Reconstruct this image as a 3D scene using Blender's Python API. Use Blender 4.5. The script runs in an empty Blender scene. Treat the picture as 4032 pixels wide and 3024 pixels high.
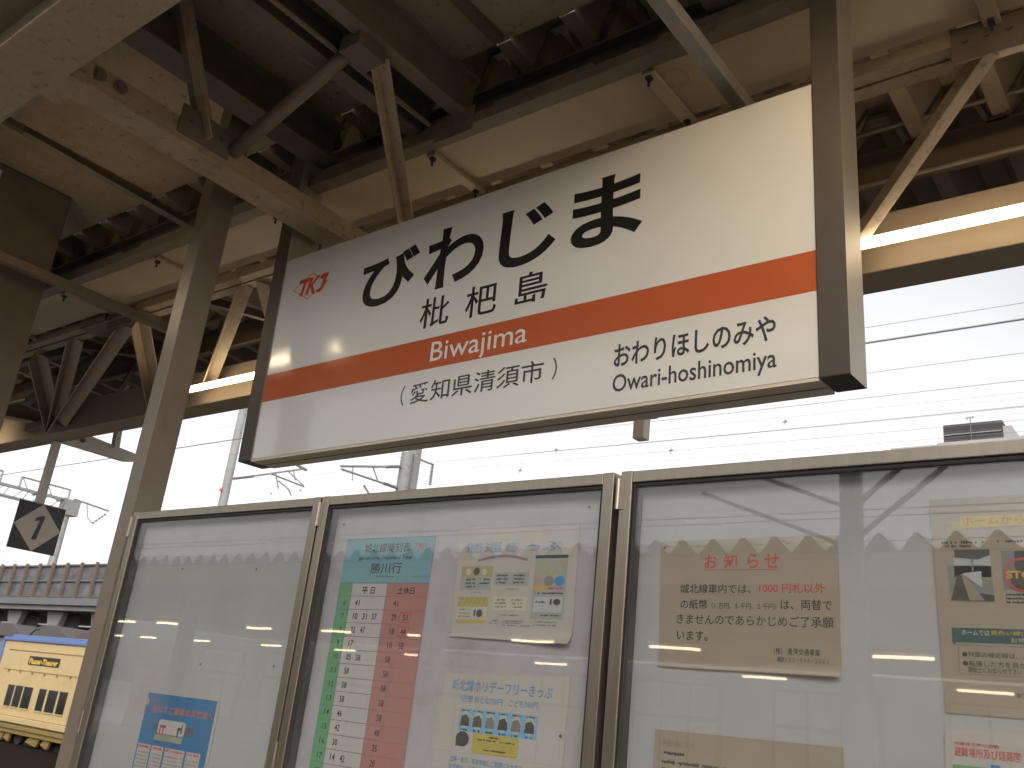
import bpy, math, random
from mathutils import Vector, Matrix
R = math.radians
random.seed(7)
sc = bpy.context.scene
col = sc.collection
Z0 = 1.55                                   # eye height above the platform; all heights below are relative to the eye

# ---------------------------------------------------------------- camera
cd = bpy.data.cameras.new('camera'); cam = bpy.data.objects.new('camera', cd); col.objects.link(cam)
cr, cu, cf = ((0.7881540, 0.6060397, 0.1073739), (0.1287637, -0.3329560, 0.9341093), (-0.6018581, 0.7223962, 0.3404565))
cam.matrix_world = Matrix(((cr[0], cu[0], -cf[0], 0), (cr[1], cu[1], -cf[1], 0), (cr[2], cu[2], -cf[2], Z0), (0, 0, 0, 1)))
cd.sensor_fit = 'HORIZONTAL'; cd.sensor_width = 36.0; cd.lens = 36.0 * 3650 / 4032
cd.dof.use_dof = True; cd.dof.focus_distance = 2.9; cd.dof.aperture_fstop = 9.0
cd.clip_start = 0.05; cd.clip_end = 3000
sc.camera = cam
# ---------------------------------------------------------------- sky, sun, exposure
SUN_EL, SUN_AZ = 40, 140                      # degrees; azimuth from +Y towards +X
w = bpy.data.worlds.new('World'); sc.world = w; w.use_nodes = True
nt = w.node_tree; nt.nodes.clear()
sky = nt.nodes.new('ShaderNodeTexSky'); sky.sky_type = 'NISHITA'; sky.sun_disc = False
sky.sun_elevation = R(SUN_EL); sky.sun_rotation = R(SUN_AZ); sky.air_density = 1.0; sky.dust_density = 4.0; sky.ozone_density = 1.0
hs = nt.nodes.new('ShaderNodeHueSaturation'); hs.inputs['Saturation'].default_value = 0.10
tc = nt.nodes.new('ShaderNodeTexCoord'); nz = nt.nodes.new('ShaderNodeTexNoise'); nz.inputs['Scale'].default_value = 2.2; nz.inputs['Detail'].default_value = 4
mr = nt.nodes.new('ShaderNodeMapRange'); mr.inputs['From Min'].default_value = .3; mr.inputs['From Max'].default_value = .7
mr.inputs['To Min'].default_value = .86; mr.inputs['To Max'].default_value = 1.1
mul = nt.nodes.new('ShaderNodeVectorMath'); mul.operation = 'MULTIPLY'
bg = nt.nodes.new('ShaderNodeBackground'); bg.inputs['Strength'].default_value = 0.11
wo = nt.nodes.new('ShaderNodeOutputWorld')
L = nt.links.new
L(tc.outputs['Generated'], nz.inputs['Vector']); L(nz.outputs['Fac'], mr.inputs['Value'])
L(sky.outputs[0], hs.inputs['Color']); L(hs.outputs[0], mul.inputs[0]); L(mr.outputs[0], mul.inputs[1])
L(mul.outputs[0], bg.inputs['Color']); L(bg.outputs[0], wo.inputs[0])
sd = bpy.data.lights.new('sun', 'SUN'); sd.energy = 0.2; sd.angle = R(28); sd.color = (1, .95, .88)
so = bpy.data.objects.new('sun', sd); col.objects.link(so)
sdir = Vector((math.sin(R(SUN_AZ)) * math.cos(R(SUN_EL)), math.cos(R(SUN_AZ)) * math.cos(R(SUN_EL)), math.sin(R(SUN_EL))))
so.rotation_euler = sdir.to_track_quat('Z', 'Y').to_euler(); so.location = (20, 30, 40)
sc.view_settings.view_transform = 'Standard'; sc.view_settings.look = 'None'; sc.view_settings.gamma = 1
sc.view_settings.exposure = 1.42
sc.cycles.use_denoising = True
sc.cycles.max_bounces = 8; sc.cycles.transparent_max_bounces = 12; sc.cycles.caustics_reflective = False; sc.cycles.sample_clamp_indirect = 6

# ---------------------------------------------------------------- materials
MATS = {}
def mat(name, c, rough=.6, metal=0., var=.12, scale=6., bump=0., emit=0., stain=None, spec=.5, stretch=None, rvar=.08):
    if name in MATS: return MATS[name]
    m = bpy.data.materials.new(name); m.use_nodes = True; t = m.node_tree; n = t.nodes; b = n['Principled BSDF']
    b.inputs['Roughness'].default_value = rough; b.inputs['Metallic'].default_value = metal; b.inputs['Specular IOR Level'].default_value = spec
    if emit:
        b.inputs['Emission Color'].default_value = (*c, 1); b.inputs['Emission Strength'].default_value = emit
        b.inputs['Base Color'].default_value = (.8, .8, .8, 1); MATS[name] = m; return m
    if not var and not stain and not bump:
        b.inputs['Base Color'].default_value = (*c, 1); MATS[name] = m; return m
    k = n.new('ShaderNodeTexCoord'); src = k.outputs['Object']
    if stretch:
        mp = n.new('ShaderNodeMapping'); mp.inputs['Scale'].default_value = stretch; t.links.new(src, mp.inputs[0]); src = mp.outputs[0]
    z = n.new('ShaderNodeTexNoise'); z.inputs['Scale'].default_value = scale; z.inputs['Detail'].default_value = 6; z.inputs['Roughness'].default_value = .65
    t.links.new(src, z.inputs['Vector'])
    r = n.new('ShaderNodeValToRGB'); r.color_ramp.elements[0].position = .3; r.color_ramp.elements[1].position = .7
    r.color_ramp.elements[0].color = (*[max(0, x * (1 - var)) for x in c], 1); r.color_ramp.elements[1].color = (*[min(1, x * (1 + var)) for x in c], 1)
    t.links.new(z.outputs['Fac'], r.inputs[0]); out = r.outputs[0]
    if stain:                                # (colour, scale, low, high): blotches and specks
        z2 = n.new('ShaderNodeTexNoise'); z2.inputs['Scale'].default_value = stain[1]; z2.inputs['Detail'].default_value = 8; z2.inputs['Roughness'].default_value = .7
        t.links.new(src, z2.inputs['Vector'])
        q = n.new('ShaderNodeMapRange'); q.inputs['From Min'].default_value = stain[2]; q.inputs['From Max'].default_value = stain[3]
        t.links.new(z2.outputs['Fac'], q.inputs['Value'])
        x = n.new('ShaderNodeMix'); x.data_type = 'RGBA'; x.inputs[7].default_value = (*stain[0], 1)
        t.links.new(q.outputs[0], x.inputs[0]); t.links.new(out, x.inputs[6]); out = x.outputs[2]
    t.links.new(out, b.inputs['Base Color'])
    if rough < .95:
        q = n.new('ShaderNodeMapRange'); q.inputs['To Min'].default_value = max(.02, rough - rvar); q.inputs['To Max'].default_value = min(1, rough + rvar)
        t.links.new(z.outputs['Fac'], q.inputs['Value']); t.links.new(q.outputs[0], b.inputs['Roughness'])
    if bump:
        p = n.new('ShaderNodeBump'); p.inputs['Strength'].default_value = bump; p.inputs['Distance'].default_value = .01
        t.links.new(z.outputs['Fac'], p.inputs['Height']); t.links.new(p.outputs[0], b.inputs['Normal'])
    MATS[name] = m; return m
def flat(name, c, rough=.55): return mat('print_' + name, c, rough, var=0)
def glass(name, tint=(1, 1, 1)):
    m = bpy.data.materials.new(name); m.use_nodes = True; t = m.node_tree; n = t.nodes; n.clear()
    g = n.new('ShaderNodeNewGeometry'); d = n.new('ShaderNodeVectorMath'); d.operation = 'DOT_PRODUCT'
    t.links.new(g.outputs['Incoming'], d.inputs[0]); t.links.new(g.outputs['Normal'], d.inputs[1])
    def M(op, a, b=None):
        q = n.new('ShaderNodeMath'); q.operation = op
        for i, v in enumerate((a, b)):
            if v is None: continue
            if isinstance(v, (int, float)): q.inputs[i].default_value = v
            else: t.links.new(v, q.inputs[i])
        return q.outputs[0]
    f = M('ADD', M('MULTIPLY', M('POWER', M('SUBTRACT', 1.0, M('ABSOLUTE', d.outputs['Value'])), 5.0), .94), .06)   # Schlick, glass
    tr = n.new('ShaderNodeBsdfTransparent'); tr.inputs[0].default_value = (*tint, 1)
    gl = n.new('ShaderNodeBsdfGlossy'); gl.inputs['Roughness'].default_value = .012
    z = n.new('ShaderNodeTexNoise'); z.inputs['Scale'].default_value = 2.5; tcn = n.new('ShaderNodeTexCoord'); t.links.new(tcn.outputs['Object'], z.inputs['Vector'])
    bp = n.new('ShaderNodeBump'); bp.inputs['Strength'].default_value = .006; bp.inputs['Distance'].default_value = .05
    t.links.new(z.outputs['Fac'], bp.inputs['Height']); t.links.new(bp.outputs[0], gl.inputs['Normal'])
    mx = n.new('ShaderNodeMixShader'); o = n.new('ShaderNodeOutputMaterial')
    du_ = n.new('ShaderNodeBsdfDiffuse'); du_.inputs[0].default_value = (.5, .48, .45, 1); m2 = n.new('ShaderNodeMixShader')
    zd = n.new('ShaderNodeTexNoise'); zd.inputs['Scale'].default_value = 5; zd.inputs['Detail'].default_value = 6; t.links.new(tcn.outputs['Object'], zd.inputs['Vector'])
    t.links.new(M('MULTIPLY', M('POWER', zd.outputs['Fac'], 1.5), .11), m2.inputs[0])          # pale patchy film imitating the veil of reflected light
    t.links.new(tr.outputs[0], m2.inputs[1]); t.links.new(du_.outputs[0], m2.inputs[2])
    t.links.new(f, mx.inputs[0]); t.links.new(m2.outputs[0], mx.inputs[1]); t.links.new(gl.outputs[0], mx.inputs[2]); t.links.new(mx.outputs[0], o.inputs[0])
    MATS[name] = m; return m

CREAM = mat('cream_steel_paint', (.33, .255, .17), .55, var=.12, scale=7, stain=((.14, .10, .065), 26, .55, .69), bump=.12)
COLM = mat('slim_column_paint', (.19, .15, .108), .38, var=.12, scale=5, stain=((.13, .1, .07), 14, .64, .8))
PALEC = mat('pale_cream_paint', (.76, .68, .55), .55, var=.08)
GIRD = mat('eave_girder_paint', (.31, .245, .175), .6, var=.08, scale=3, stain=((.22, .16, .1), 12, .66, .82))
DUCT = mat('beige_duct_paint', (.37, .29, .19), .5, var=.07, scale=3, stain=((.3, .22, .13), 20, .66, .8))
BROWN = mat('brown_steel_paint', (.155, .118, .083), .5, var=.15, scale=9, bump=.1)
DARK = mat('dark_roof_steel', (.12, .094, .069), .6, var=.2, scale=8, bump=.1)
GREY = mat('grey_galvanised_steel', (.20, .185, .165), .55, .2, var=.18, scale=12)
SOFF = mat('soffit_panel_paint', (.34, .265, .183), .8, var=.16, scale=3.2, stain=((.11, .08, .055), 26, .57, .70), bump=.1)
DECK = mat('folded_deck_paint', (.21, .163, .115), .6, var=.15, scale=5, stain=((.13, .1, .07), 14, .58, .72))
CONC = mat('column_paint', (.13, .098, .068), .65, var=.18, scale=4, stain=((.12, .09, .06), 30, .6, .75), bump=.2)
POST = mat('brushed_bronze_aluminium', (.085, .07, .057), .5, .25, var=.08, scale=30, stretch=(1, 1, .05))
POST_LIT = mat('sign_post_lit_side', (.40, .36, .30), .42, .6, var=.08, scale=30, stretch=(1, 1, .05))  # lighter tone for the posts' right side, lamp light put into the colour
STAIN = mat('brushed_stainless', (.33, .285, .225), .33, .85, var=.1, scale=40, stretch=(1, 1, .06), stain=((.2, .16, .11), 9, .63, .75))
GASK = mat('black_gasket', (.025, .022, .02), .7, var=.2)
SIGNW = mat('sign_white_enamel', (.72, .70, .65), .10, var=.02, scale=2, spec=.6, stain=((.52, .45, .35), 22, .70, .77), rvar=.01)
SIGNO = mat('sign_orange_film', (.50, .112, .040), .12, var=.03, spec=.6, rvar=.01)
SIGNK = mat('sign_black_film', (.018, .015, .013), .3, var=0)
SIGNG = mat('sign_grey_film', (.04, .034, .03), .3, var=0)
SIGNS = mat('sign_silver_letters', (.74, .70, .63), .3, var=0)
TRIM = mat('sign_trim_beige', (.68, .60, .48), .4, var=.06)
TUBE = mat('lit_fluorescent_tube', (1.0, .80, .52), emit=4.5)
TUBE2 = mat('fill_lamp_tube', (1.0, .80, .52), emit=10.5)
TUBE3 = mat('lit_short_tube', (1.0, .80, .52), emit=8.)
FIX = mat('lamp_fixture_enamel', (.7, .66, .58), .4, var=.05)
GLASS = glass('display_glass', (.985, .98, .97))
BACKA = mat('display_back_white', (.435, .432, .432), .7, var=.03, scale=2)
BACKB = mat('display_back_offwhite', (.45, .43, .445), .7, var=.07, scale=4, stain=((.33, .295, .27), 5, .55, .75))
ASPH = mat('platform_paving', (.27, .255, .24), .9, var=.25, scale=14, bump=.3)
BALL = mat('ballast_stone', (.02, .016, .013), 1.0, spec=0., var=.5, scale=30, bump=.8)
SOIL = mat('dry_ground', (.14, .125, .1), .95, var=.4, scale=3, bump=.3)

# ---------------------------------------------------------------- mesh builder
def rootloc(o):
    v = Vector((0, 0, 0))
    while o is not None: v = v + o.location; o = o.parent
    return v
_fc = bpy.data.curves.new('font_work', 'FONT'); _fo = bpy.data.objects.new('font_work', _fc); col.objects.link(_fo)
def glyphs(s, bold=0., shear=0., res=3):
    _fc.body = s; _fc.offset = bold; _fc.shear = shear; _fc.resolution_u = res
    dg = bpy.context.evaluated_depsgraph_get(); dg.update()
    me = bpy.data.meshes.new_from_object(_fo.evaluated_get(dg))
    v = [tuple(q.co) for q in me.vertices]; f = [tuple(p.vertices) for p in me.polygons]
    bpy.data.meshes.remove(me); return v, f
class MB:
    def __init__(s, frame=None): s.v = []; s.f = []; s.m = []; s.mats = []; s.fr = frame
    def mi(s, m):
        if m not in s.mats: s.mats.append(m)
        return s.mats.index(m)
    def add(s, vs, fs, m):
        k = len(s.v); i = s.mi(m)
        for p in vs:
            if s.fr: p = s.fr(*p)
            s.v.append((p[0], p[1], p[2] + Z0))
        for q in fs: s.f.append([k + a for a in q]); s.m.append(i)
        return s
    def box(s, x0, x1, y0, y1, z0, z1, m):
        if x0 > x1: x0, x1 = x1, x0
        if y0 > y1: y0, y1 = y1, y0
        if z0 > z1: z0, z1 = z1, z0
        return s.add([(x0, y0, z0), (x1, y0, z0), (x1, y1, z0), (x0, y1, z0), (x0, y0, z1), (x1, y0, z1), (x1, y1, z1), (x0, y1, z1)],
                     [(0, 3, 2, 1), (4, 5, 6, 7), (0, 1, 5, 4), (1, 2, 6, 5), (2, 3, 7, 6), (3, 0, 4, 7)], m)
    def rect(s, a0, a1, b0, b1, c, m):       # frame rectangle (a right, b up, c out)
        return s.add([(a0, b0, c), (a1, b0, c), (a1, b1, c), (a0, b1, c)], [(0, 1, 2, 3)], m)
    def poly(s, pts, c, m): return s.add([(a, b, c) for a, b in pts], [tuple(range(len(pts)))], m)
    def ring(s, cx, cy, r, t, c, m, n=28, ry=None):
        ry = ry or r; k = [(math.cos(6.28318 * i / n), math.sin(6.28318 * i / n)) for i in range(n)]
        vs = [(cx + r * a, cy + ry * b, c) for a, b in k] + [(cx + (r - t) * a, cy + (ry - t) * b, c) for a, b in k]
        return s.add(vs, [(i, (i + 1) % n, n + (i + 1) % n, n + i) for i in range(n)], m)
    def disc(s, cx, cy, r, c, m, n=20, ry=None):
        ry = ry or r
        return s.poly([(cx + r * math.cos(6.28318 * i / n), cy + ry * math.sin(6.28318 * i / n)) for i in range(n)], c, m)
    def prism(s, prof, p, q, up, m):         # profile [(a,b)] swept from p to q; b along up, a along (q-p) x up
        p, q, up = Vector(p), Vector(q), Vector(up); d = (q - p).normalized(); sd_ = d.cross(up).normalized(); u2 = sd_.cross(d)
        n = len(prof); A = sum(prof[i][0] * prof[(i + 1) % n][1] - prof[(i + 1) % n][0] * prof[i][1] for i in range(n))
        if A < 0: prof = prof[::-1]
        vs = [tuple(e + sd_ * a + u2 * b) for e in (p, q) for a, b in prof]
        return s.add(vs, [tuple(range(n)), tuple(range(2 * n - 1, n - 1, -1))] + [(i, n + i, n + (i + 1) % n, (i + 1) % n) for i in range(n)], m)
    def bar(s, p, q, wd, h, m, up=(0, 0, 1)): return s.prism([(-wd / 2, -h / 2), (wd / 2, -h / 2), (wd / 2, h / 2), (-wd / 2, h / 2)], p, q, up, m)
    def tube(s, p, q, r, m, n=10, r2=None):
        up = (0, 0, 1) if abs((Vector(q) - Vector(p)).normalized().z) < .95 else (0, 1, 0)
        p, q = Vector(p), Vector(q); d = (q - p).normalized(); a = d.cross(Vector(up)).normalized(); b = a.cross(d); r2 = r if r2 is None else r2
        vs = [tuple(e + a * rr * math.cos(6.28318 * i / n) + b * rr * math.sin(6.28318 * i / n)) for e, rr in ((p, r), (q, r2)) for i in range(n)]
        return s.add(vs, [tuple(range(n - 1, -1, -1)), tuple(range(n, 2 * n))] + [(i, (i + 1) % n, n + (i + 1) % n, n + i) for i in range(n)], m)
    def path(s, pts, r, m, n=6):
        for a, b in zip(pts, pts[1:]): s.tube(a, b, r, m, n)
        return s
    def hbeam(s, p, q, b, h, t, m, up=(0, 0, 1)):  # p,q on the bottom-flange centre line
        t2 = t / 2
        return s.prism([(-b / 2, 0), (b / 2, 0), (b / 2, t), (t2, t), (t2, h - t), (b / 2, h - t), (b / 2, h), (-b / 2, h), (-b / 2, h - t), (-t2, h - t), (-t2, t), (-b / 2, t)], p, q, up, m)
    def angle(s, p, q, g, t, m, up=(0, 0, 1), flip=1):
        return s.prism([(0, 0), (g * flip, 0), (g * flip, t), (t * flip, t), (t * flip, g), (0, g)], p, q, up, m)
    def channel(s, p, q, b, h, t, m, up=(0, 0, 1), flip=1):
        return s.prism([(0, 0), (b * flip, 0), (b * flip, t), (t * flip, t), (t * flip, h - t), (b * flip, h - t), (b * flip, h), (0, h)], p, q, up, m)
    def text(s, body, a0, a1, b0, b1, c, m, bold=0., shear=0., res=3):
        v, f = glyphs(body, bold, shear, res)
        if not v: return s
        x0 = min(p[0] for p in v); x1 = max(p[0] for p in v); y0 = min(p[1] for p in v); y1 = max(p[1] for p in v)
        return s.add([(a0 + (p[0] - x0) / (x1 - x0) * (a1 - a0), b0 + (p[1] - y0) / max(1e-6, y1 - y0) * (b1 - b0), c) for p in v], f, m)
    def greek(s, a0, a1, b, h, c, m, fill=.8):  # a line of print too small to read
        x = a0; rr = random.Random(int(a0 * 9999 + b * 7777))
        while x < a1:
            wd = h * rr.uniform(.45, .95)
            if rr.random() < fill:
                s.rect(x, min(a1, x + wd * .8), b + h * rr.uniform(0, .3), b + h * rr.uniform(.65, 1), c, m)
            x += wd
        return s
    def build(s, name, parent=None, bevel=0., smooth=False):
        off = rootloc(parent) if parent else Vector((0, 0, 0))
        me = bpy.data.meshes.new(name); me.from_pydata([(a - off.x, b - off.y, c - off.z) for a, b, c in s.v], [], s.f)
        for m in s.mats: me.materials.append(m)
        me.polygons.foreach_set('material_index', s.m); me.update()
        if smooth:
            for p_ in me.polygons: p_.use_smooth = len(p_.vertices) == 4
        o = bpy.data.objects.new(name, me); col.objects.link(o); o.parent = parent
        if bevel:
            b = o.modifiers.new('edge', 'BEVEL'); b.width = bevel; b.segments = 2; b.limit_method = 'ANGLE'; b.angle_limit = R(50)
        return o
def tag(o, label=None, cat=None, group=None, kind=None):
    for k, v in (('label', label), ('category', cat), ('group', group), ('kind', kind)):
        if v: o[k] = v
    return o
def thing(name, loc, label, cat, group=None):
    o = bpy.data.objects.new(name, None); o.empty_display_size = .1; col.objects.link(o)
    o.location = (loc[0], loc[1], loc[2] + Z0); return tag(o, label, cat, group)
def dup(root, shift, label=None, group=None):
    r = root.copy(); col.objects.link(r); r.location = root.location + Vector(shift)
    if label: r['label'] = label
    if group: r['group'] = group
    for ch in list(root.children):
        c = ch.copy(); col.objects.link(c); c.parent = r
        for g in list(ch.children):
            d = g.copy(); col.objects.link(d); d.parent = c
    return r

# ---------------------------------------------------------------- ground, tracks, platforms
tag(MB().box(-600, 600, -600, 600, -3.2, -2.72, SOIL).build('ground'), kind='structure')
tag(MB().box(-200, 120, 4.9, 23.5, -2.715, -2.6, BALL).build('track_ballast'), kind='structure')
tag(MB().box(-200, 120, -4.6, -1.9, -2.715, -2.6, BALL).build('opposite_track_ballast'), kind='structure')
tag(MB().box(-60, 40, -1.5, 4.8, -2.71, -1.55, ASPH).build('platform_floor'), kind='structure')
tag(MB().box(-60, 40, -24, -4.7, -2.71, -1.55, ASPH).build('opposite_platform_floor'), kind='structure')

# ---------------------------------------------------------------- platform canopy
X0, X1 = -15.0, 6.0
can = thing('platform_canopy', (-4, 1.5, -1.55), 'dark steel station canopy with cream beams, trusses and folded roof deck overhead', 'station canopy')
def part(mb, name, bevel=0., label=None, smooth=False, parent=can):
    o = mb.build(name, parent, bevel, smooth)
    if label: o['label'] = label
    return o
part(MB().box(X0, X1, -.4, 2.33, 2.69, 2.71, SOFF), 'soffit_panel')
for x in (-8.85, -7.52, -6.19, -4.86, -3.53, -2.2, -.87, .46, 1.8, 3.1): part(MB().box(x - .022, x + .022, -.39, 2.30, 2.655, 2.689, BROWN), 'soffit_batten', .002)
def deckz(y): return 2.68 - .055 * (y - 2.5)
def deck(y0, y1, dep=.20, m=DECK, zf=deckz, x0=X0, x1=X1, pitch=.327, ph=0., th=.006, pf=(.07, .075, .107)):
    mb = MB(); pr = []; x = x0 + ph
    while x < x1:
        pr += [(x, 0), (x + pf[0], 0), (x + pf[0] + pf[1], dep), (x + pf[0] + pf[1] + pf[2], dep)]; x += pitch
    n = len(pr); vs = []
    for y in (y0, y1):
        for t in (0, th): vs += [(a, y, zf(y) + b + t) for a, b in pr]
    fs = []
    for i in range(n - 1):
        fs += [(i, 2 * n + i, 2 * n + i + 1, i + 1), (n + i, n + i + 1, 3 * n + i + 1, 3 * n + i), (i, i + 1, n + i + 1, n + i), (2 * n + i, 3 * n + i, 3 * n + i + 1, 2 * n + i + 1)]
    return mb.add(vs, fs, m)
part(deck(2.342, 4.9), 'roof_deck')
part(MB().box(X0, X1, 2.335, 2.355, 2.712, 2.95, DECK), 'light_stop_panel')  # added to stop sky light leaking in above the soffit
part(MB().box(X0, X1, -.402, -.382, 2.712, 2.95, DECK), 'light_stop_panel')
part(deck(-1.1, -.405, zf=lambda y: 2.68), 'roof_deck')
def zigzag(y, zb, dep, th, m, x0=X0, x1=X1, ph=0.):
    mb = MB(); x = x0 + ph
    while x < x1:
        pts = [(x - .02, zb), (x + .055, zb), (x + .135, zb + dep), (x + .235, zb + dep), (x + .307, zb)]
        for (a, b), (c, d) in zip(pts, pts[1:]): mb.bar((a, y, b), (c, y, d), .04, th, m)
        x += .327
    return mb
part(zigzag(2.53, deckz(2.53) - .025, .195, .022, DARK), 'tight_frame')
part(zigzag(3.70, deckz(3.7) - .025, .185, .022, DARK), 'tight_frame')
part(MB().hbeam((X0, 2.56, 2.505), (X1, 2.56, 2.505), .11, .15, .012, DARK), 'purlin')
part(MB().channel((X0, 3.68, 2.44), (X1, 3.68, 2.44), .08, .15, .012, BROWN, flip=-1), 'purlin')
part(MB().tube((X0, 3.60, 2.64), (X1, 3.60, 2.64), .012, DARK), 'tie_rod')
part(MB().tube((X0, 3.56, 2.345), (X1, 3.56, 2.345), .014, BROWN), 'tie_rod')
# chords either side of the duct
part(MB().box(X0, X1, 2.30, 2.372, 2.285, 2.335, BROWN), 'inner_chord', .004)
for a, b in ((-14, -8.2), (-7.9, -5.05), (-4.85, -2.42), (-2.2, -1.72), (-1.35, -.9), (-.8, 5.5)):
    part(MB().box(a, b, 2.318, 2.35, 2.336, 2.372, GREY), 'conduit', .004)
part(MB().angle((X0, 2.735, 2.25), (X1, 2.735, 2.25), .055, .008, CREAM, flip=-1).angle((X0, 2.86, 2.245), (X1, 2.86, 2.245), .06, .008, CREAM, flip=1), 'outer_chord')
# main longitudinal beam close overhead
part(MB().hbeam((X0, .941, 1.95), (X1, .941, 1.95), .208, .32, .016, CREAM), 'main_beam', .002, 'broad cream main beam with stained underside')
# cross beams with gussets and bolts
tb = part(MB().box(-3.25, -3.105, 1.06, 2.72, 2.0, 2.018, CREAM).box(-3.123, -3.105, 1.06, 2.72, 2.019, 2.10, CREAM).box(-3.25, -3.232, 1.06, 2.72, 2.019, 2.10, CREAM), 'cross_beam', .003, 'wide cream cross beam with two big bolts')
for y in (1.165, 1.25): MB().tube((-3.104, y, 2.062), (-3.09, y, 2.062), .019, DARK, 6).tube((-3.10, y, 2.062), (-3.098, y, 2.062), .028, BROWN, 14).build('bolt', tb)
part(MB().box(-3.29, -3.07, 1.05, 1.13, 1.97, 2.13, CREAM), 'gusset_plate', .002)
for x in (-5.02, -1.12, .95, -7.1, -9.2):
    part(MB().prism([(-.026, 0), (.026, 0), (.026, .052), (-.026, .052)], (x - .026, 1.06, 2.0), (x - .026, 2.80, 2.0), (0, 0, 1), GREY if x > -3 else BROWN), 'cross_beam', .004)
# rafters above
for x, b, h, z in ((-2.645, .08, .2, 2.36), (-2.37, .075, .2, 2.36), (-3.27, .15, .2, 2.42), (-1.2, .1, .2, 2.40), (.85, .1, .2, 2.40)):
    part(MB().hbeam((x, -.36, z), (x, 2.36, z), b, h, .012, DARK if x != -2.37 else BROWN), 'rafter')
part(MB().angle((-3.12, 1.625, 2.06), (-3.12, 1.33, 2.68), .06, .008, CREAM, up=(0, 1, 0), flip=-1).angle((-3.12, 1.63, 2.06), (-3.12, 1.335, 2.68), .045, .008, BROWN, up=(0, 1, 0), flip=1), 'web_strut')
part(MB().tube((-3.11, 1.76, 2.085), (-2.43, 1.775, 2.36), .031, BROWN, 16), 'knee_brace', smooth=True)
part(MB().box(-2.47, -2.36, 1.72, 1.86, 2.30, 2.37, DARK), 'gusset_plate', .002)
part(MB().angle((-2.42, 1.86, 2.36), (-2.84, 2.53, 2.03), .055, .008, CREAM, up=(1, 0, 0), flip=1), 'web_strut')
part(MB().angle((-4.42, 1.4, 2.4), (-4.35, 2.3, 2.33), .05, .008, DARK), 'web_strut')
for (x0, x1, y0, y1, z0, z1, ax) in ((-3.104, -3.098, 1.50, 1.74, 2.03, 2.16, 'x'), (-.56, -.34, 2.728, 2.734, 2.17, 2.31, 'y'), (-5.86, -5.56, 2.728, 2.734, 2.17, 2.30, 'y'), (-2.50, -2.28, 2.293, 2.299, 2.25, 2.37, 'y'), (-1.42, -1.20, 2.293, 2.299, 2.27, 2.345, 'y')):
    gp = part(MB().box(x0, x1, y0, y1, z0, z1, BROWN), 'gusset_plate', .001)
    for f in (.2, .5, .8):
        zc = z0 + (z1 - z0) * .55
        if ax == 'x': y = y0 + (y1 - y0) * f; MB().tube((x1, y, zc), (x1 + .010, y, zc), .010, DARK, 6).build('bolt', gp)
        else: x = x0 + (x1 - x0) * f; MB().tube((x, y0, zc), (x, y0 - .010, zc), .010, DARK, 6).build('bolt', gp)
part(MB().tube((X0, 1.10, 2.06), (-3.34, 1.10, 2.06), .012, GREY, 8), 'conduit')
part(MB().tube((-2.52, -.3, 2.345), (-2.52, 2.28, 2.345), .011, BROWN, 8), 'conduit')
# eave girder and its lattice
part(MB().box(X0, X1, 3.5, 3.695, 1.888, 2.152, GIRD), 'eave_girder', .006, 'deep cream girder along the open edge of the roof')
part(MB().box(X0, X1, -.58, -.42, 2.42, 2.65, CREAM), 'eave_girder', .006)
def brace(a, b, wd=.075, m1=CREAM, m2=BROWN, flip=1):
    if wd == .05: return part(MB().bar(a, b, .05, .055, CREAM), 'lattice_brace', .003)
    up = (1, 0, 0); part(MB().angle(a, b, wd, .008, m1, up=up, flip=flip), 'lattice_brace')
brace((-.455, 2.80, 2.245), (-1.16, 3.40, 1.90), .05)
for a, b, wd in (((-7.0, 2.79, 2.22), (-7.93, 3.47, 1.95), .10), ((-6.46, 2.79, 2.26), (-7.95, 3.47, 1.95), .085), ((-5.80, 2.79, 2.25), (-7.90, 3.46, 1.95), .095),
                 ((-5.62, 2.80, 2.24), (-6.4, 3.47, 2.0), .09), ((-4.48, 2.79, 2.26), (-5.75, 3.47, 2.02), .075), ((-4.36, 2.80, 2.24), (-4.9, 3.47, 2.0), .085),
                 ((-3.12, 2.79, 2.24), (-3.9, 3.47, 2.0), .08), ((-1.75, 2.79, 2.24), (-2.5, 3.47, 2.0), .08), ((-8.4, 2.79, 2.24), (-9.4, 3.47, 1.95), .09), ((-9.8, 2.79, 2.24), (-9.45, 3.47, 1.95), .09)):
    brace(a, b, wd, flip=-1 if int(a[0] * 10) % 2 else 1)
part(MB().box(-8.3, -7.75, 3.40, 3.499, 1.92, 1.985, BROWN), 'gusset_plate', .004)
part(MB().box(-6.2, -5.45, 2.71, 2.88, 2.225, 2.243, BROWN), 'gusset_plate', .004)
part(MB().bar((-6.98, 3.49, 2.15), (-6.98, 3.62, 2.6), .05, .03, GREY), 'hanger_strap')
part(MB().bar((-7.3, 3.05, 2.45), (-6.2, 3.5, 2.3), .06, .05, DARK), 'web_strut')
part(MB().bar((-5.2, 2.88, 2.36), (-4.2, 3.46, 2.1), .05, .05, DARK), 'web_strut')
part(MB().bar((-9.6, 2.9, 2.4), (-7.2, 3.1, 2.38), .07, .09, DARK), 'web_strut')
part(MB().bar((-8.4, 3.4, 2.2), (-6.4, 3.2, 2.45), .05, .06, DARK), 'web_strut')
part(MB().box(-6.7, -6.35, 3.52, 3.66, 2.153, 2.27, DARK).box(-6.62, -6.5, 3.48, 3.52, 2.17, 2.24, GREY), 'junction_box', .006)
part(MB().angle((-8.6, 2.88, 2.0), (-8.2, 3.5, 1.98), .12, .01, CREAM), 'gusset_plate')
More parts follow.
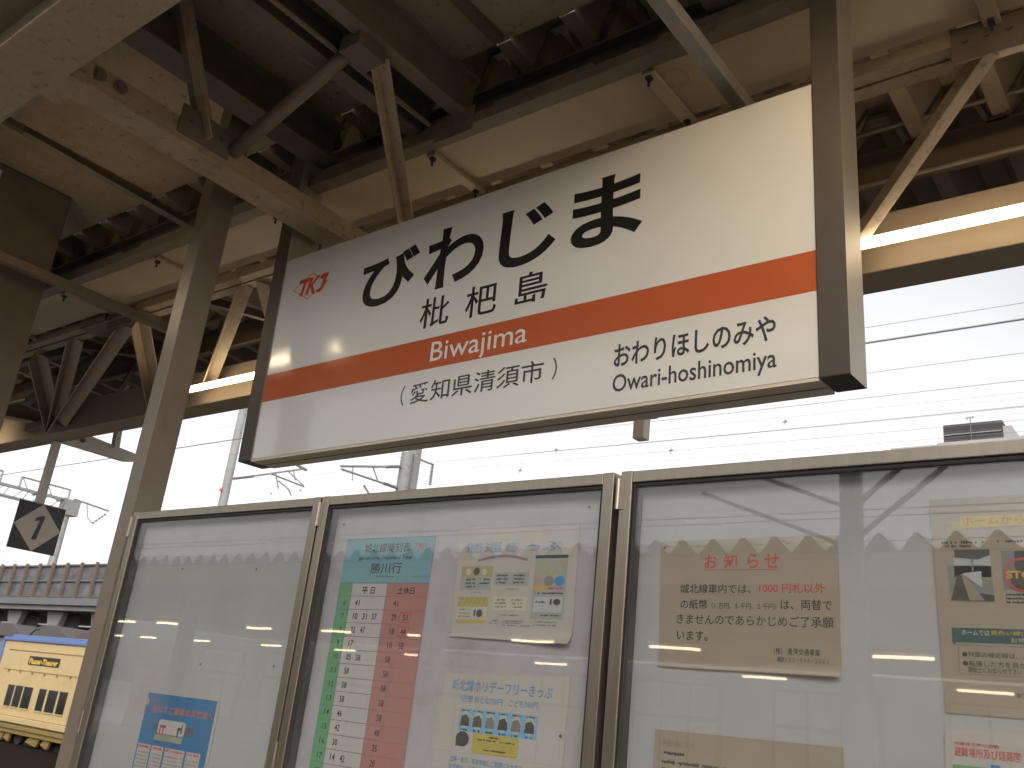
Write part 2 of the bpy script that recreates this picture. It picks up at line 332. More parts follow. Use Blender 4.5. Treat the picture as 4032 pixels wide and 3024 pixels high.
# outboard arms under the roof edge
for x in (-12.3, -8.2, -4.1, 0.0):
    ar = part(MB().prism([(3.697, 1.892), (4.30, 1.892), (4.42, 1.905), (4.42, 1.985), (3.697, 2.03)], (x - .035, 0, 0), (x + .035, 0, 0), (0, 0, 1), PALEC) if False else
              MB().add([(x + d, y, z) for d in (-.035, .035) for y, z in ((3.697, 1.89), (4.32, 1.89), (4.43, 1.92), (4.43, 1.985), (3.697, 2.04))],
                       [(0, 1, 2, 3, 4), (9, 8, 7, 6, 5)] + [(i, 5 + i, 5 + (i + 1) % 5, (i + 1) % 5) for i in range(5)], PALEC), 'outrigger_arm', .003)
    for yb_ in (3.78, 3.87): MB().tube((x + .035, yb_, 1.96), (x + .05, yb_, 1.96), .022, BROWN, 8).build('bolt', ar)
    part(MB().channel((x, 4.16, 1.98), (x, 4.10, 2.58), .05, .07, .01, PALEC, up=(1, 0, 0)), 'outrigger_post')
    part(MB().bar((x, 4.40, 1.95), (x, 4.75, 2.2), .05, .05, PALEC), 'outrigger_arm')
# columns
part(MB().box(-5.86, -5.35, 1.30, 2.08, -1.55, 2.688, CONC), 'broad_column', .012, 'broad brown column at the left edge of the view')
part(MB().box(-3.535, -3.445, 1.90, 2.022, -1.55, 2.688, COLM), 'slim_column', .004, 'slim steel column rising beside the notice cases')
part(MB().box(3.2, 3.3, 1.90, 2.022, -1.55, 2.688, CREAM), 'slim_column', .004)

# ---------------------------------------------------------------- cable duct
du = thing('cable_duct', (-4, 2.55, 2.3), 'long beige cable duct of flat panels slung under the roof', 'cable duct')
jx = [-.43 - 1.083 * i for i in range(-5, 13)]
for a, b in zip(jx[1:], jx):
    mb = MB().box(a + .004, b - .004, 2.386, 2.705, 2.30, 2.42, DUCT)
    if abs(a + 1.513) < .01:
        fr = MB(lambda p, q, c: (p, q, 2.299 - c)); INK = flat('stamp', (.16, .11, .07))
        fr.ring(-1.452, 2.475, .055, .002, 0, INK); fr.ring(-1.452, 2.475, .040, .0015, 0, INK)
        for k in range(26): fr.disc(-1.452 + .0475 * math.cos(k * .2416), 2.475 + .0475 * math.sin(k * .2416), .0022, 0, INK, 6)
        mb.v += fr.v and []
        k0 = len(mb.v); i0 = mb.mi(INK); mb.v += fr.v; mb.f += [[k0 + q for q in f[::-1]] for f in fr.f]; mb.m += [i0] * len(fr.f)
    mb.build('duct_panel', du)
for x in jx:
    j = MB().box(x - .026, x + .026, 2.384, 2.735, 2.276, 2.299, DUCT).build('joint_strip', du, .004)
    for y in (2.40, 2.70):
        MB().box(x - .010, x + .010, y - .012, y + .012, 2.262, 2.2755, GASK).box(x - .004, x + .004, y - .004, y + .004, 2.235, 2.2615, GASK).build('clip', j)

# ---------------------------------------------------------------- station name sign
SO = Vector((-3.3085925, 2.3, .93173251)); LA = Vector((.99994486, 0, .0105012)); LB = Vector((-.01049788, -.02514906, .99962859)); LN = LA.cross(LB)
SW, SH = 2.46, .944
def sp(u, v, c): return SO + LA * u + LB * v + LN * c
sg = thing('station_sign', (-2.08, 2.35, .93), 'long white station name sign with orange stripe hung between two posts', 'station sign')
mb = MB(sp); T = .12
mb.add([(0, 0, 0), (SW, 0, 0), (SW, SH, 0), (0, SH, 0), (0, 0, -T), (SW, 0, -T), (SW, SH, -T), (0, SH, -T)],
       [(3, 2, 6, 7), (0, 4, 5, 1), (4, 7, 6, 5), (0, 3, 7, 4), (1, 5, 6, 2)], TRIM)
mb.build('sign_housing', sg)
mb = MB(sp)
mb.rect(.0, SW, .3825, SH, .001, SIGNW); mb.rect(.0, SW, .0, .2555, .001, SIGNW); mb.rect(0, SW, .2555, .3825, .001, SIGNO)
for body, a0, a1, b0, b1, bo in (('び', .541, .865, .581, .818, .024), ('わ', .904, 1.203, .585, .846, .024), ('じ', 1.279, 1.537, .589, .832, .026), ('ま', 1.603, 1.888, .588, .848, .026)):
    mb.text(body, a0, a1, b0, b1, .002, SIGNK, bo, res=6)
for body, a0, a1 in (('枇', .911, 1.061), ('杷', 1.142, 1.291), ('島', 1.377, 1.517)): mb.text(body, a0, a1, .427, .553, .002, SIGNK, .007)
mb.text('Biwajima', .992, 1.445, .258, .361, .002, SIGNS, .003, res=5)
mb.text('（', .861, .882, .125, .205, .002, SIGNG, .004); mb.text('）', 1.565, 1.584, .125, .204, .002, SIGNG, .004)
mb.text('愛知県清須市', .913, 1.529, .125, .206, .002, SIGNG, .006)
mb.text('おわりほしのみや', 1.805, 2.341, .128, .208, .002, SIGNG, .018)
mb.text('Owari-hoshinomiya', 1.805, 2.342, .028, .105, .002, SIGNG, .010)
# railway emblem: slanted red letters over a thin outlined diamond
RED = mat('sign_red_film', (.72, .09, .025), .3, var=0)
dq = [(.081, .776), (.197, .836), (.312, .773), (.195, .711)]
for (a, b), (c, d) in zip(dq, dq[1:] + dq[:1]):
    nx, ny = (d - b), -(c - a); l = math.hypot(nx, ny); nx, ny = nx / l * .002, ny / l * .002
    mb.poly([(a + nx, b + ny), (a - nx, b - ny), (c - nx, d - ny), (c + nx, d + ny)], .0016, RED)
for pg in ([(.118, .797), (.190, .797), (.196, .817), (.124, .817)], [(.134, .733), (.153, .733), (.171, .7965), (.152, .7965)],
           [(.172, .733), (.191, .733), (.214, .814), (.195, .814)], [(.197, .772), (.206, .764), (.262, .814), (.240, .814)], [(.203, .768), (.215, .776), (.239, .731), (.219, .731)],
           [(.264, .796), (.310, .796), (.316, .816), (.270, .816)], [(.272, .750), (.291, .750), (.305, .7955), (.286, .7955)], [(.246, .745), (.252, .730), (.276, .730), (.289, .742), (.291, .7495), (.272, .7495), (.267, .745)]):
    mb.poly(pg, .0026, RED)
mb.build('sign_face', sg)
mb = MB(sp)
for a, b, c, d in ((0, SW, -.012, -.002),): mb.add([(a, c, .002), (b, c, .002), (b, d, .002), (a, d, .002), (a, c, -T), (b, c, -T), (b, d, -T), (a, d, -T)],
    [(0, 1, 2, 3), (4, 7, 6, 5), (0, 4, 5, 1), (2, 6, 7, 3), (0, 3, 7, 4), (1, 5, 6, 2)], TRIM)
mb.add([(0, -.0125, -.055), (SW, -.0125, -.055), (SW, -.0125, -.062), (0, -.0125, -.062)], [(0, 3, 2, 1)], GASK)
mb.build('bottom_trim', sg)
for a, b in ((-.092, -.001), (SW + .001, SW + .086)):
    mb = MB(sp); lo, hi, f, k = -.006, 1.62, .006, -.128
    pv = [(a, lo, f), (b, lo, f), (b, hi, f), (a, hi, f), (a, lo, k), (b, lo, k), (b, hi, k), (a, hi, k)]
    mb.add(pv, [(0, 1, 2, 3), (4, 7, 6, 5), (0, 4, 5, 1), (2, 6, 7, 3), (0, 3, 7, 4)], POST); mb.add(pv, [(1, 5, 6, 2)], POST_LIT)
    mb.build('sign_post', sg, .004)

# ---------------------------------------------------------------- glazed notice cases
YB, YP = 1.85, 1.896
BTOP, BBOT = .594, -.78
cases = [(-3.337, -2.262, BACKA, 'glazed steel notice case with a blue poster, beside the slim column'),
         (-2.253, -1.187, BACKB, 'glazed steel notice case holding the timetable and ticket posters'),
         (-1.168, .55, BACKA, 'wide glazed steel notice case holding the red headed money notice')]
for (x0, x1, bm, lab) in cases:
    cs = thing('notice_case', ((x0 + x1) / 2, YB + .06, -1.55), lab, 'notice case', 'glazed notice cases in a row')
    st = .032; rl = .029
    o = MB().box(x0, x1, YB + .062, YB + .10, BBOT, BTOP - .004, GREY).build('case_body', cs)
    mb = MB().box(x0 + .01, x1 - .01, YP + .001, YB + .061, BBOT + .01, BTOP - .012, bm)
    mb.build('back_panel', cs)
    mb = MB()
    mb.box(x0, x0 + st, YB, YB + .045, BBOT, BTOP, STAIN).box(x1 - st, x1, YB, YB + .045, BBOT, BTOP, STAIN)
    mb.box(x0 + st + .0005, x1 - st - .0005, YB + .001, YB + .044, BTOP - rl, BTOP - .001, STAIN).box(x0 + st + .0005, x1 - st - .0005, YB + .001, YB + .044, BBOT + .001, BBOT + rl, STAIN)
    mb.box(x0 + st + .001, x0 + st + .008, YB + .006, YB + .043, BBOT + rl, BTOP - rl - .001, GASK).box(x1 - st - .008, x1 - st - .001, YB + .006, YB + .043, BBOT + rl, BTOP - rl - .001, GASK)
    mb.box(x0 + st + .009, x1 - st - .009, YB + .006, YB + .043, BTOP - rl - .010, BTOP - rl - .001, GASK)
    mb.build('door_frame', cs, .002)
    MB().box(x0 + st + .002, x1 - st - .002, YB + .012, YB + .016, BBOT + rl, BTOP - rl - .002, GLASS).build('glass_pane', cs)
    for z in (.50, -.20, -.7): MB().tube((x0 - .0035, YB - .003, z), (x0 - .0035, YB - .003, z + .075), .006, STAIN, 10).box(x0 + .0005, x0 + .012, YB - .003, YB - .0005, z, z + .075, STAIN).build('hinge', cs)
    for x in (x0 + .12, x1 - .12): MB().box(x - .03, x + .03, YB + .02, YB + .08, -1.55, BBOT - .001, STAIN).build('leg', cs, .003)

def bf(a, b, c): return (a, YP - .0006 - c, b)       # poster frame: right, up, out of the back panel
PAPER = mat('poster_paper', (.49, .46, .42), .5, var=.03, scale=3); TANP = mat('laminated_tan_paper', (.36, .305, .23), .35, var=.05, scale=3)
INK = flat('black', (.03, .028, .026)); INKG = flat('grey', (.2, .19, .18)); REDP = flat('red', (.55, .06, .045)); BLUEP = flat('blue', (.06, .25, .5)); WHITEP = flat('white', (.50, .485, .46))
CYAN = flat('cyan', (.17, .36, .41)); GREEN = flat('green', (.12, .36, .17)); PINK = flat('pink', (.43, .19, .17)); YEL = flat('yellow', (.50, .43, .08)); OLIVE = flat('olive', (.40, .36, .14))
PGREY = flat('ticket_grey', (.36, .38, .37)); SKYB = flat('sky_blue', (.2, .45, .62)); DBLUE = flat('poster_blue', (.02, .17, .36)); ORNG = flat('orange', (.6, .16, .04)); DGREEN = flat('dark_green', (.03, .09, .085)); DK = flat('photo_dark', (.06, .055, .045)); MIDG = flat('photo_grey', (.22, .23, .2)); PALEB = flat('photo_sky', (.42, .47, .46)); GOLD = flat('gold', (.62, .40, .06))
def sheet(a0, a1, b0, b1, m, quad=None):
    mb = MB(bf); q = quad or [(a0, b0), (a1, b0), (a1, b1), (a0, b1)]
    mb.add([(a, b, .0012) for a, b in q] + [(a, b, 0) for a, b in q], [(0, 1, 2, 3), (7, 6, 5, 4)] + [(i, 4 + i, 4 + (i + 1) % 4, (i + 1) % 4) for i in range(4)], m)
    return mb
C1, C2, C3 = .0018, .0024, .003
def curl(mb, aL, aR, bt, bl, br, amt, m, n=14):  # blank lower margin of a sheet lifting off the panel, more to the right
    vs = []; fs = []
    for j in range(6):
        t = j / 5
        for i in range(n + 1):
            u = i / n; b1 = bl + (br - bl) * u
            vs.append((aL + (aR - aL) * u, bt + (b1 - bt) * t, .0016 + amt * t * t * (.15 + .85 * u * u) * (1 + .25 * math.sin(u * 9))))
    for j in range(5):
        for i in range(n): k = j * (n + 1) + i; fs.append((k, k + n + 1, k + n + 2, k + 1))
    return mb.add(vs, fs, m)
# the departure timetable
mb = sheet(-2.156, -1.792, -.52, .466, WHITEP)
mb.rect(-2.155, -1.793, .334, .465, C1, CYAN); mb.rect(-2.155, -2.099, -.52, .333, C1, GREEN); mb.rect(-1.953, -1.793, -.52, .333, C1, PINK)
mb.text('城北線時刻表', -2.070, -1.883, .422, .450, C2, INK, .005); mb.text('TKJ', -1.869, -1.823, .427, .446, C2, REDP, .03, .25)
mb.text('Johoku Line Departure Time', -2.091, -1.872, .399, .412, C2, INK, .006); mb.text('勝川行', -2.033, -1.906, .361, .392, C2, INK, .005)
mb.text('for Kachigawa', -2.005, -1.935, .348, .356, C2, INK); mb.text('2017.3.4改正', -1.855, -1.797, .347, .355, C2, INKG)
mb.text('平 日', -2.054, -2.001, .302, .322, C2, INK, .012); mb.text('土休日', -1.908, -1.843, .302, .322, C2, INK, .012)
rows = [(6, '41', '41'), (7, '10 31 57', '29 51'), (8, '22 47', '18 44'), (9, '17', '10 58'), (10, '05 58', '58'), (11, '58', '58'), (12, '58', '58'), (13, '58', '58'), (14, '46', '58'), (15, '42', '48'), (16, '30', '35'), (17, '14 42', '20'),
        (18, '14 44', '14'), (19, '18', '02 55'), (20, '03', '48'), (21, '02', '02'), (22, '05', '05')]
for i, (h, a, b) in enumerate(rows):
    yt = .2955 - i * .0382; yb = yt - .0382
    mb.rect(-2.155, -1.793, yt - .0007, yt + .0007, C2, INKG)
    hs_ = str(h); mb.text(hs_, -2.1245 - .0055 * (len(hs_) - 1), -2.1155 + .0055 * (len(hs_) - 1), yb + .011, yb + .0265, C2, INK, .01)
    for k, s_ in enumerate(a.split()): mb.text(s_, -2.0755 + .0395 * k, -2.0565 + .0395 * k, yb + .0105, yb + .0275, C2, INK, .012)
    for k, s_ in enumerate(b.split()):
        mb.text(s_, -1.918 + .0445 * k, -1.899 + .0445 * k, yb + .0105, yb + .0275, C2, INK, .012)
    if h in (7, 8):
        for a0, a1, b0, b1 in ((-1.886, -1.884, yb + .005, yt - .005), (-1.845, -1.843, yb + .005, yt - .005), (-1.886, -1.843, yb + .005, yb + .007), (-1.886, -1.843, yt - .007, yt - .005)): mb.rect(a0, a1, b0, b1, C3, REDP)
mb.rect(-2.0995, -2.0985, -.52, .333, C2, INKG); mb.rect(-1.9535, -1.9525, -.52, .333, C2, INKG); mb.rect(-1.7935, -1.7925, -.52, .465, C2, INKG); mb.rect(-2.155, -1.793, .3325, .3345, C2, INKG)
tag(mb.build('timetable'), 'train departure timetable with blue header, green hour column and pink holiday column', 'timetable')
# souvenir ticket poster
mb = sheet(0, 0, 0, 0, PAPER, [(-1.6875, .220), (-1.3025, .220), (-1.306, .478), (-1.704, .486)])
curl(mb, -1.687, -1.3025, .2205, .194, .187, .016, PAPER)
mb.text('勝運きっぷ', -1.671, -1.354, .414, .442, C1, flat('title_blue', (.24, .36, .5)), .008)
for i in range(22):
    t = i / 21; mb.rect(-1.623 + t * .158, -1.617 + t * .158, .392 + .011 * math.sin(t * 3.14) - .002, .400 + .011 * math.sin(t * 3.14) - .003, C1, INKG)
TAPE = mat('old_tape', (.52, .46, .38), .3, var=.05); mb.rect(-1.573, -1.505, .447, .465, C1, TAPE); mb.rect(-1.486, -1.421, .446, .463, C1, TAPE)
mb.rect(-1.677, -1.570, .315, .378, C1, PGREY); mb.rect(-1.677, -1.570, .350, .378, C2, OLIVE)
for x in (-1.652, -1.597): mb.disc(x, .363, .009, C3, WHITEP)
mb.disc(-1.624, .364, .0105, C3, DK)
for x, y in ((-1.658, .340), (-1.61, .340), (-1.658, .330), (-1.61, .330), (-1.658, .321)): mb.greek(x, x + .034, y, .006, C3, INK)
mb.rect(-1.563, -1.449, .327, .362, C1, PGREY)
for x in (-1.553, -1.498):
    for y in (.350, .341, .332): mb.greek(x, x + .036, y, .006, C2, INK)
mb.rect(-1.677, -1.574, .230, .297, C1, flat('pale_ticket', (.55, .53, .42))); mb.rect(-1.677, -1.574, .272, .297, C2, OLIVE); mb.rect(-1.677, -1.574, .230, .239, C2, YEL)
for i in range(6): mb.poly([(-1.665 + i * .015, .272), (-1.659 + i * .015, .272), (-1.647 + i * .015, .297), (-1.653 + i * .015, .297)], C3, YEL)
mb.rect(-1.622, -1.584, .244, .268, C3, WHITEP); mb.disc(-1.598, .255, .010, C3 + .0005, DK); mb.rect(-1.617, -1.611, .248, .264, C3 + .0005, DK)
for y in (.262, .252, .244): mb.greek(-1.67, -1.63, y, .005, C3, INKG)
mb.rect(-1.560, -1.448, .265, .299, C1, flat('cream_ticket', (.58, .55, .42)))
for x in (-1.55, -1.497):
    for y in (.288, .279, .270): mb.greek(x, x + .036, y, .006, C2, INKG)
mb.rect(-1.433, -1.332, .245, .404, C1, PGREY); mb.rect(-1.433, -1.332, .396, .404, C2, DK)
mb.text('オリジナル記念', -1.428, -1.339, .371, .386, C2, YEL, .02); mb.text('きっぷを作ろう!!', -1.428, -1.339, .353, .368, C2, YEL, .02)
for x, m_ in ((-1.417, flat('tan', (.42, .34, .24))), (-1.385, MIDG), (-1.352, BLUEP)): mb.disc(x, .339, .0155, C2, m_, ry=.0125)
mb.rect(-1.428, -1.388, .316, .326, C2, GOLD); mb.greek(-1.386, -1.34, .318, .006, C2, REDP); mb.greek(-1.43, -1.338, .306, .005, C2, INK)
mb.rect(-1.426, -1.338, .262, .300, C2, flat('slip_grey', (.5, .5, .5))); mb.disc(-1.355, .287, .011, C3, DK, ry=.008); mb.rect(-1.376, -1.370, .280, .295, C3, DK); mb.greek(-1.42, -1.39, .284, .005, C3, INK)
mb.greek(-1.40, -1.34, .252, .005, C2, INK)
for a0, a1, b in ((-1.64, -1.60, .307), (-1.52, -1.48, .316), (-1.53, -1.47, .250), (-1.565, -1.535, .236), (-1.565, -1.535, .230), (-1.52, -1.45, .236), (-1.52, -1.46, .231), (-1.52, -1.43, .225), (-1.42, -1.35, .236), (-1.42, -1.35, .228)): mb.greek(a0, a1, b, .0045, C1, INKG)
tag(mb.build('ticket_poster'), 'white souvenir ticket poster with pictures of tickets, right of the timetable', 'poster')
# holiday free pass poster
mb = sheet(0, 0, 0, 0, PAPER, [(-1.70, -.32), (-1.30, -.32), (-1.297, .112), (-1.69, .100)])
mb.text('城北線ホリデーフリーきっぷ', -1.661, -1.344, .060, .089, C1, BLUEP, .008); mb.text('1日間 おとな720円　こども360円', -1.626, -1.383, .034, .050, C1, BLUEP, .006)
mb.rect(-1.625, -1.380, -.074, .019, C1, WHITEP); mb.rect(-1.625, -1.380, -.035, .019, C2, SKYB)
for i in range(6):
    x = -1.604 + i * .0405; mb.disc(x, -.007, .0155, C3, WHITEP if i != 2 else PALEB, ry=.021); mb.poly([(x - .015, -.022), (x + .015, -.022), (x + .014, -.004), (x + .004, .006), (x - .012, .001)], C3 + .0004, (DK, flat('photo_brown', (.13, .105, .08)), MIDG, DK, flat('photo_tan', (.2, .18, .15)), DK)[i])
    mb.greek(x - .014, x + .014, .012, .005, C3, INK); mb.greek(x - .011, x + .011, -.034, .006, C3, INK)
mb.disc(-1.606, -.053, .022, C3, DK, ry=.018); mb.rect(-1.626, -1.596, -.07, -.052, C3 + .0003, DK)
mb.poly([(-1.570, -.081), (-1.430, -.079), (-1.428, -.036), (-1.572, -.036)], C3, YEL)
for y, a0, a1, m_ in ((-.045, -1.52, -1.48, INK), (-.052, -1.555, -1.44, INK), (-.060, -1.555, -1.445, OLIVE), (-.066, -1.555, -1.445, OLIVE), (-.074, -1.535, -1.465, INK)): mb.greek(a0, a1, y, .005, C3 + .0004, m_)
mb.text('土曜・休日、年末年始にご利用になれます', -1.640, -1.413, -.108, -.094, C1, BLUEP, .01); mb.text('城北線が一日乗り放題のお得なきっぷです', -1.640, -1.413, -.126, -.112, C1, BLUEP, .01)
tag(mb.build('pass_poster'), 'white poster with blue heading and six oval photos, below the souvenir ticket poster', 'poster')
# money notice
mb = sheet(0, 0, 0, 0, TANP, [(-1.065, .170), (-.6585, .170), (-.663, .433), (-1.074, .430)])
curl(mb, -1.0648, -.6585, .1705, .150, .150, .012, TANP)
for s_, a0, a1 in (('お', -.961, -.930), ('知', -.914, -.883), ('ら', -.859, -.833), ('せ', -.821, -.787)): mb.text(s_, a0, a1, .366, .397, C1, REDP, .016)
mb.rect(-.963, -.787, .362, .3635, C1, REDP)
mb.text('城北線車内では、', -1.018, -.850, .311, .332, C1, INK, .006); mb.text('1000 円札以外', -.831, -.689, .313, .334, C1, REDP, .010)
mb.text('の紙幣', -1.016, -.950, .277, .298, C1, INK, .006); mb.text('（1 万円、5 千円、2 千円）', -.940, -.793, .278, .292, C1, INK, .004); mb.text('は、両替で', -.783, -.675, .279, .300, C1, INK, .006)
mb.text('きませんのであらかじめご了承願', -1.024, -.672, .244, .266, C1, INK, .006); mb.text('います。', -1.022, -.947, .209, .230, C1, INK, .012)
mb.text('（株） 東海交通事業', -.797, -.700, .188, .202, C1, INK, .002); mb.text('電話０５２－５０４－３００２', -.789, -.683, .174, .184, C1, INK, .001)
mb.disc(-1.062, .415, .003, C2, DK)
tag(mb.build('money_notice'), 'tan laminated notice with red underlined heading and four lines of black text', 'notice')
mb = sheet(0, 0, 0, 0, TANP, [(-1.070, -.27), (-.656, -.27), (-.656, .022), (-1.063, .019)])
mb.text('手回り品について', -1.044, -.967, -.012, -.001, C1, INKG, .004); mb.greek(-1.040, -.985, -.030, .008, C1, INK); mb.greek(-1.044, -.80, -.048, .008, C1, INK, .9); mb.greek(-1.044, -1.005, -.064, .009, C1, INK)
for i in range(7): mb.greek(-1.044, -.75, -.085 - .02 * i, .008, C1, INK, .9)
tag(mb.build('luggage_notice'), 'tan paper with small grey text, partly seen below the red headed notice', 'notice')
# platform safety poster
mb = sheet(-.474, .10, .100, .500, TANP, [(-.470, .100), (.12, .100), (.12, .503), (-.481, .497)])
mb.poly([(-.457, .455), (-.424, .450), (-.424, .436), (-.453, .432), (-.440, .443)], C1, OLIVE); mb.poly([(-.427, .438), (.05, .446), (.05, .468), (-.427, .460)], C2, YEL)
mb.text('ホームからの転落事故防止', -.423, -.16, .443, .460, C3, ORNG, .005)
mb.greek(-.462, -.385, .408, .006, C1, INK); mb.greek(-.456, -.41, .401, .006, C1, INK); mb.greek(-.365, -.25, .408, .006, C1, INK)
mb.poly([(-.451, .301), (-.376, .300), (-.378, .366), (-.454, .367)], C1, MIDG); mb.rect(-.442, -.379, .345, .397, C1, PALEB); mb.poly([(-.441, .397), (-.379, .397), (-.379, .386), (-.40, .378), (-.440, .382)], C2, DK); mb.rect(-.411, -.408, .352, .386, C2, MIDG)
mb.poly([(-.428, .352), (-.395, .356), (-.395, .325)], C3, PALEB); mb.poly([(-.450, .302), (-.376, .301), (-.376, .312), (-.402, .316), (-.431, .350), (-.437, .350)], C2, DK); mb.poly([(-.418, .302), (-.392, .302), (-.425, .350), (-.430, .350)], C3, flat('platform_tan', (.28, .25, .18)))
mb.rect(-.360, -.255, .322, .393, C1, MIDG); mb.rect(-.338, -.30, .37, .393, C2, DK); mb.disc(-.325, .366, .014, C3, DK); mb.disc(-.325, .341, .022, C3, DK, ry=.018); mb.ring(-.326, .349, .031, .004, C3 + .0004, REDP)
mb.text('STOP', -.354, -.297, .342, .356, C3 + .0008, GOLD, .03)
for b in (.311, .304, .297): mb.greek(-.357, -.25, b, .005, C1, INK)
mb.rect(-.452, .08, .226, .252, C1, DGREEN); mb.poly([(-.452, .226), (-.446, .226), (-.448, .220)], C1, DGREEN)
mb.text('ホームでは', -.435, -.388, .239, .249, C2, WHITEP, .01); mb.text('黄色い線(点字ブロック)の内側', -.386, -.22, .239, .249, C2, GOLD, .004); mb.text('お待ち下さい', -.354, -.28, .228, .237, C2, WHITEP, .006)
for a0, a1, b0, b1 in ((-.443, .07, .2205, .2215), (-.443, -.442, .170, .2215), (-.443, .07, .1695, .1705)): mb.rect(a0, a1, b0, b1, C1, INKG)
mb.text('●列車の接近時は、入ってくる列車に', -.436, -.25, .200, .210, C1, INK, .004); mb.text('●転落した方を見かけられた場合は', -.436, -.25, .184, .194, C1, INK, .004); mb.text('運転士にお知らせ下さい', -.428, -.34, .173, .183, C1, INK, .004)
mb.text('城北線', -.352, -.31, .134, .143, C1, INK, .01)
tag(mb.build('safety_poster'), 'tan safety poster with yellow ribbon heading, small photos and dark green bar', 'poster')
mb = sheet(0, 0, 0, 0, PAPER, [(-.476, -.30), (.12, -.30), (.12, .078), (-.474, .073)])
mb.text('地震発生時の避難', -.458, -.385, .047, .053, C1, REDP, .01); mb.text('避難場所及び経路図', -.459, -.352, .028, .044, C1, REDP, .01); mb.rect(-.462, .05, -.012, .014, C1, GREEN); mb.rect(-.40, -.385, .004, .02, C2, BLUEP)
mb.rect(-.462, .08, -.26, -.02, C1, flat('map_paper', (.55, .56, .45)))
tag(mb.build('evacuation_poster'), 'poster with red heading and green bar, low under the yellow ribbon safety poster', 'poster')
# blue first-ride poster
bx = lambda a, b: (a, b)
mb = sheet(0, 0, 0, 0, PAPER, [(-3.040, -.50), (-2.622, -.50), (-2.622, -.036), (-3.030, -.036)])
mb.rect(-3.030, -2.636, -.50, -.039, C1, DBLUE)
mb.poly([(-3.026, -.052), (-3.014, -.062), (-3.018, -.082), (-3.028, -.072)], C2, YEL); mb.text('はじめに', -3.0, -2.955, -.066, -.056, C2, flat('dull_orange', (.42, .17, .06)), .02)
mb.text('初めてご乗車のお客様へ', -2.985, -2.640, -.099, -.075, C2, ORNG, .012)
mb.poly([(-2.930, -.160), (-2.780, -.160), (-2.776, -.150), (-2.776, -.122), (-2.784, -.117), (-2.922, -.117), (-2.930, -.124)], C2, WHITEP)
mb.rect(-2.955, -2.931, -.150, -.130, C2, flat('box_shade', (.09, .11, .16))); mb.rect(-2.775, -2.73, -.158, -.130, C2, flat('box_shade', (.09, .11, .16)))
mb.rect(-2.94, -2.78, -.182, -.164, C2, flat('moss', (.30, .33, .23))); mb.rect(-2.915, -2.790, -.164, -.160, C2, INKG)
for x, m_ in ((-2.915, REDP), (-2.897, REDP), (-2.812, DGREEN)): mb.rect(x - .004, x + .004, -.164, -.138, C3, m_); mb.rect(x - .004, x + .014, -.142, -.134, C3, m_)
mb.rect(-2.796, -2.791, -.152, -.124, C3, INK); mb.greek(-2.94, -2.90, -.192, .005, C2, INK); mb.greek(-2.83, -2.79, -.192, .005, C2, INK)
for a0, a1 in ((-3.022, -2.948), (-2.940, -2.872), (-2.862, -2.752), (-2.742, -2.666)):
    mb.rect(a0, a1, -.40, -.200, C2, PAPER); mb.greek(a0 + .004, a1 - .008, -.212, .009, C3, REDP)
    for k in range(6): mb.greek(a0 + .004, a1 - .006, -.228 - k * .011, .005, C3, INKG)
    mb.rect(a0 + .01, a1 - .02, -.33, -.30, C3, DK)
tag(mb.build('travel_poster'), 'blue poster with orange heading and a drawing of a white railcar', 'poster')
# pins left in the back panels
for i, (x, z) in enumerate(((-2.995, .383), (-2.571, .378), (-2.767, .067), (-2.39, .081), (-2.182, .512), (-1.281, .522), (-1.31, -.019))):
    tag(MB(bf).disc(x, z, .0035, .004, GASK, 8).ring(x, z, .0045, .0012, .002, GREY, 8).build('pin'), 'small dark pin left stuck in the white back panel', 'pin', 'pins left in the notice cases')

# ---------------------------------------------------------------- fluorescent lamps
def lamp(x0, x1, y, z, label, group, fixture=True, tm=None):
    o = thing('fluorescent_lamp', ((x0 + x1) / 2, y, z), label, 'lamp', group)
    MB().tube((x0 + .03, y, z), (x1 - .03, y, z), .022, tm or TUBE, 12).build('tube', o, smooth=True)
    for x, d in ((x0, 1), (x1, -1)): MB().tube((x, y, z), (x + .03 * d, y, z), .021, FIX, 12).box(x, x + .02 * d, y - .012, y + .012, z + .02, z + .05, FIX).build('lamp_holder', o)
    if fixture: MB().box(x0, x1, y - .03, y + .03, z + .045, z + .085, FIX).build('fixture', o, .004)
    return o
G1 = 'fluorescent lamps along the open roof edge'
lamp(-1.16, .06, 3.31, 1.918, 'long bright fluorescent lamp right of the station sign, under the roof edge', G1, fixture=False)
lamp(-5.80, -4.60, 3.31, 1.918, 'bright fluorescent lamp between the slim column and the left end of the sign', G1, fixture=False)
lamp(-9.95, -8.75, 3.31, 1.918, 'fluorescent lamp glowing at the far left edge beyond the broad column', G1, fixture=False)
lamp(-3.45, -2.25, 3.31, 1.918, 'fluorescent lamp hidden behind the station sign', G1, fixture=False)
l3 = lamp(-4.83, -4.08, 1.24, 1.93, 'short fluorescent lamp beside the broad cream main beam', 'lamps over the platform', tm=TUBE3)
for a, b in ((-4.27, -4.15),): MB().box(a, b, 1.262, 1.268, 1.895, 1.98, FIX).build('glint_blocker', l3)  # unseen blocker added to split the tube's glint on the sign
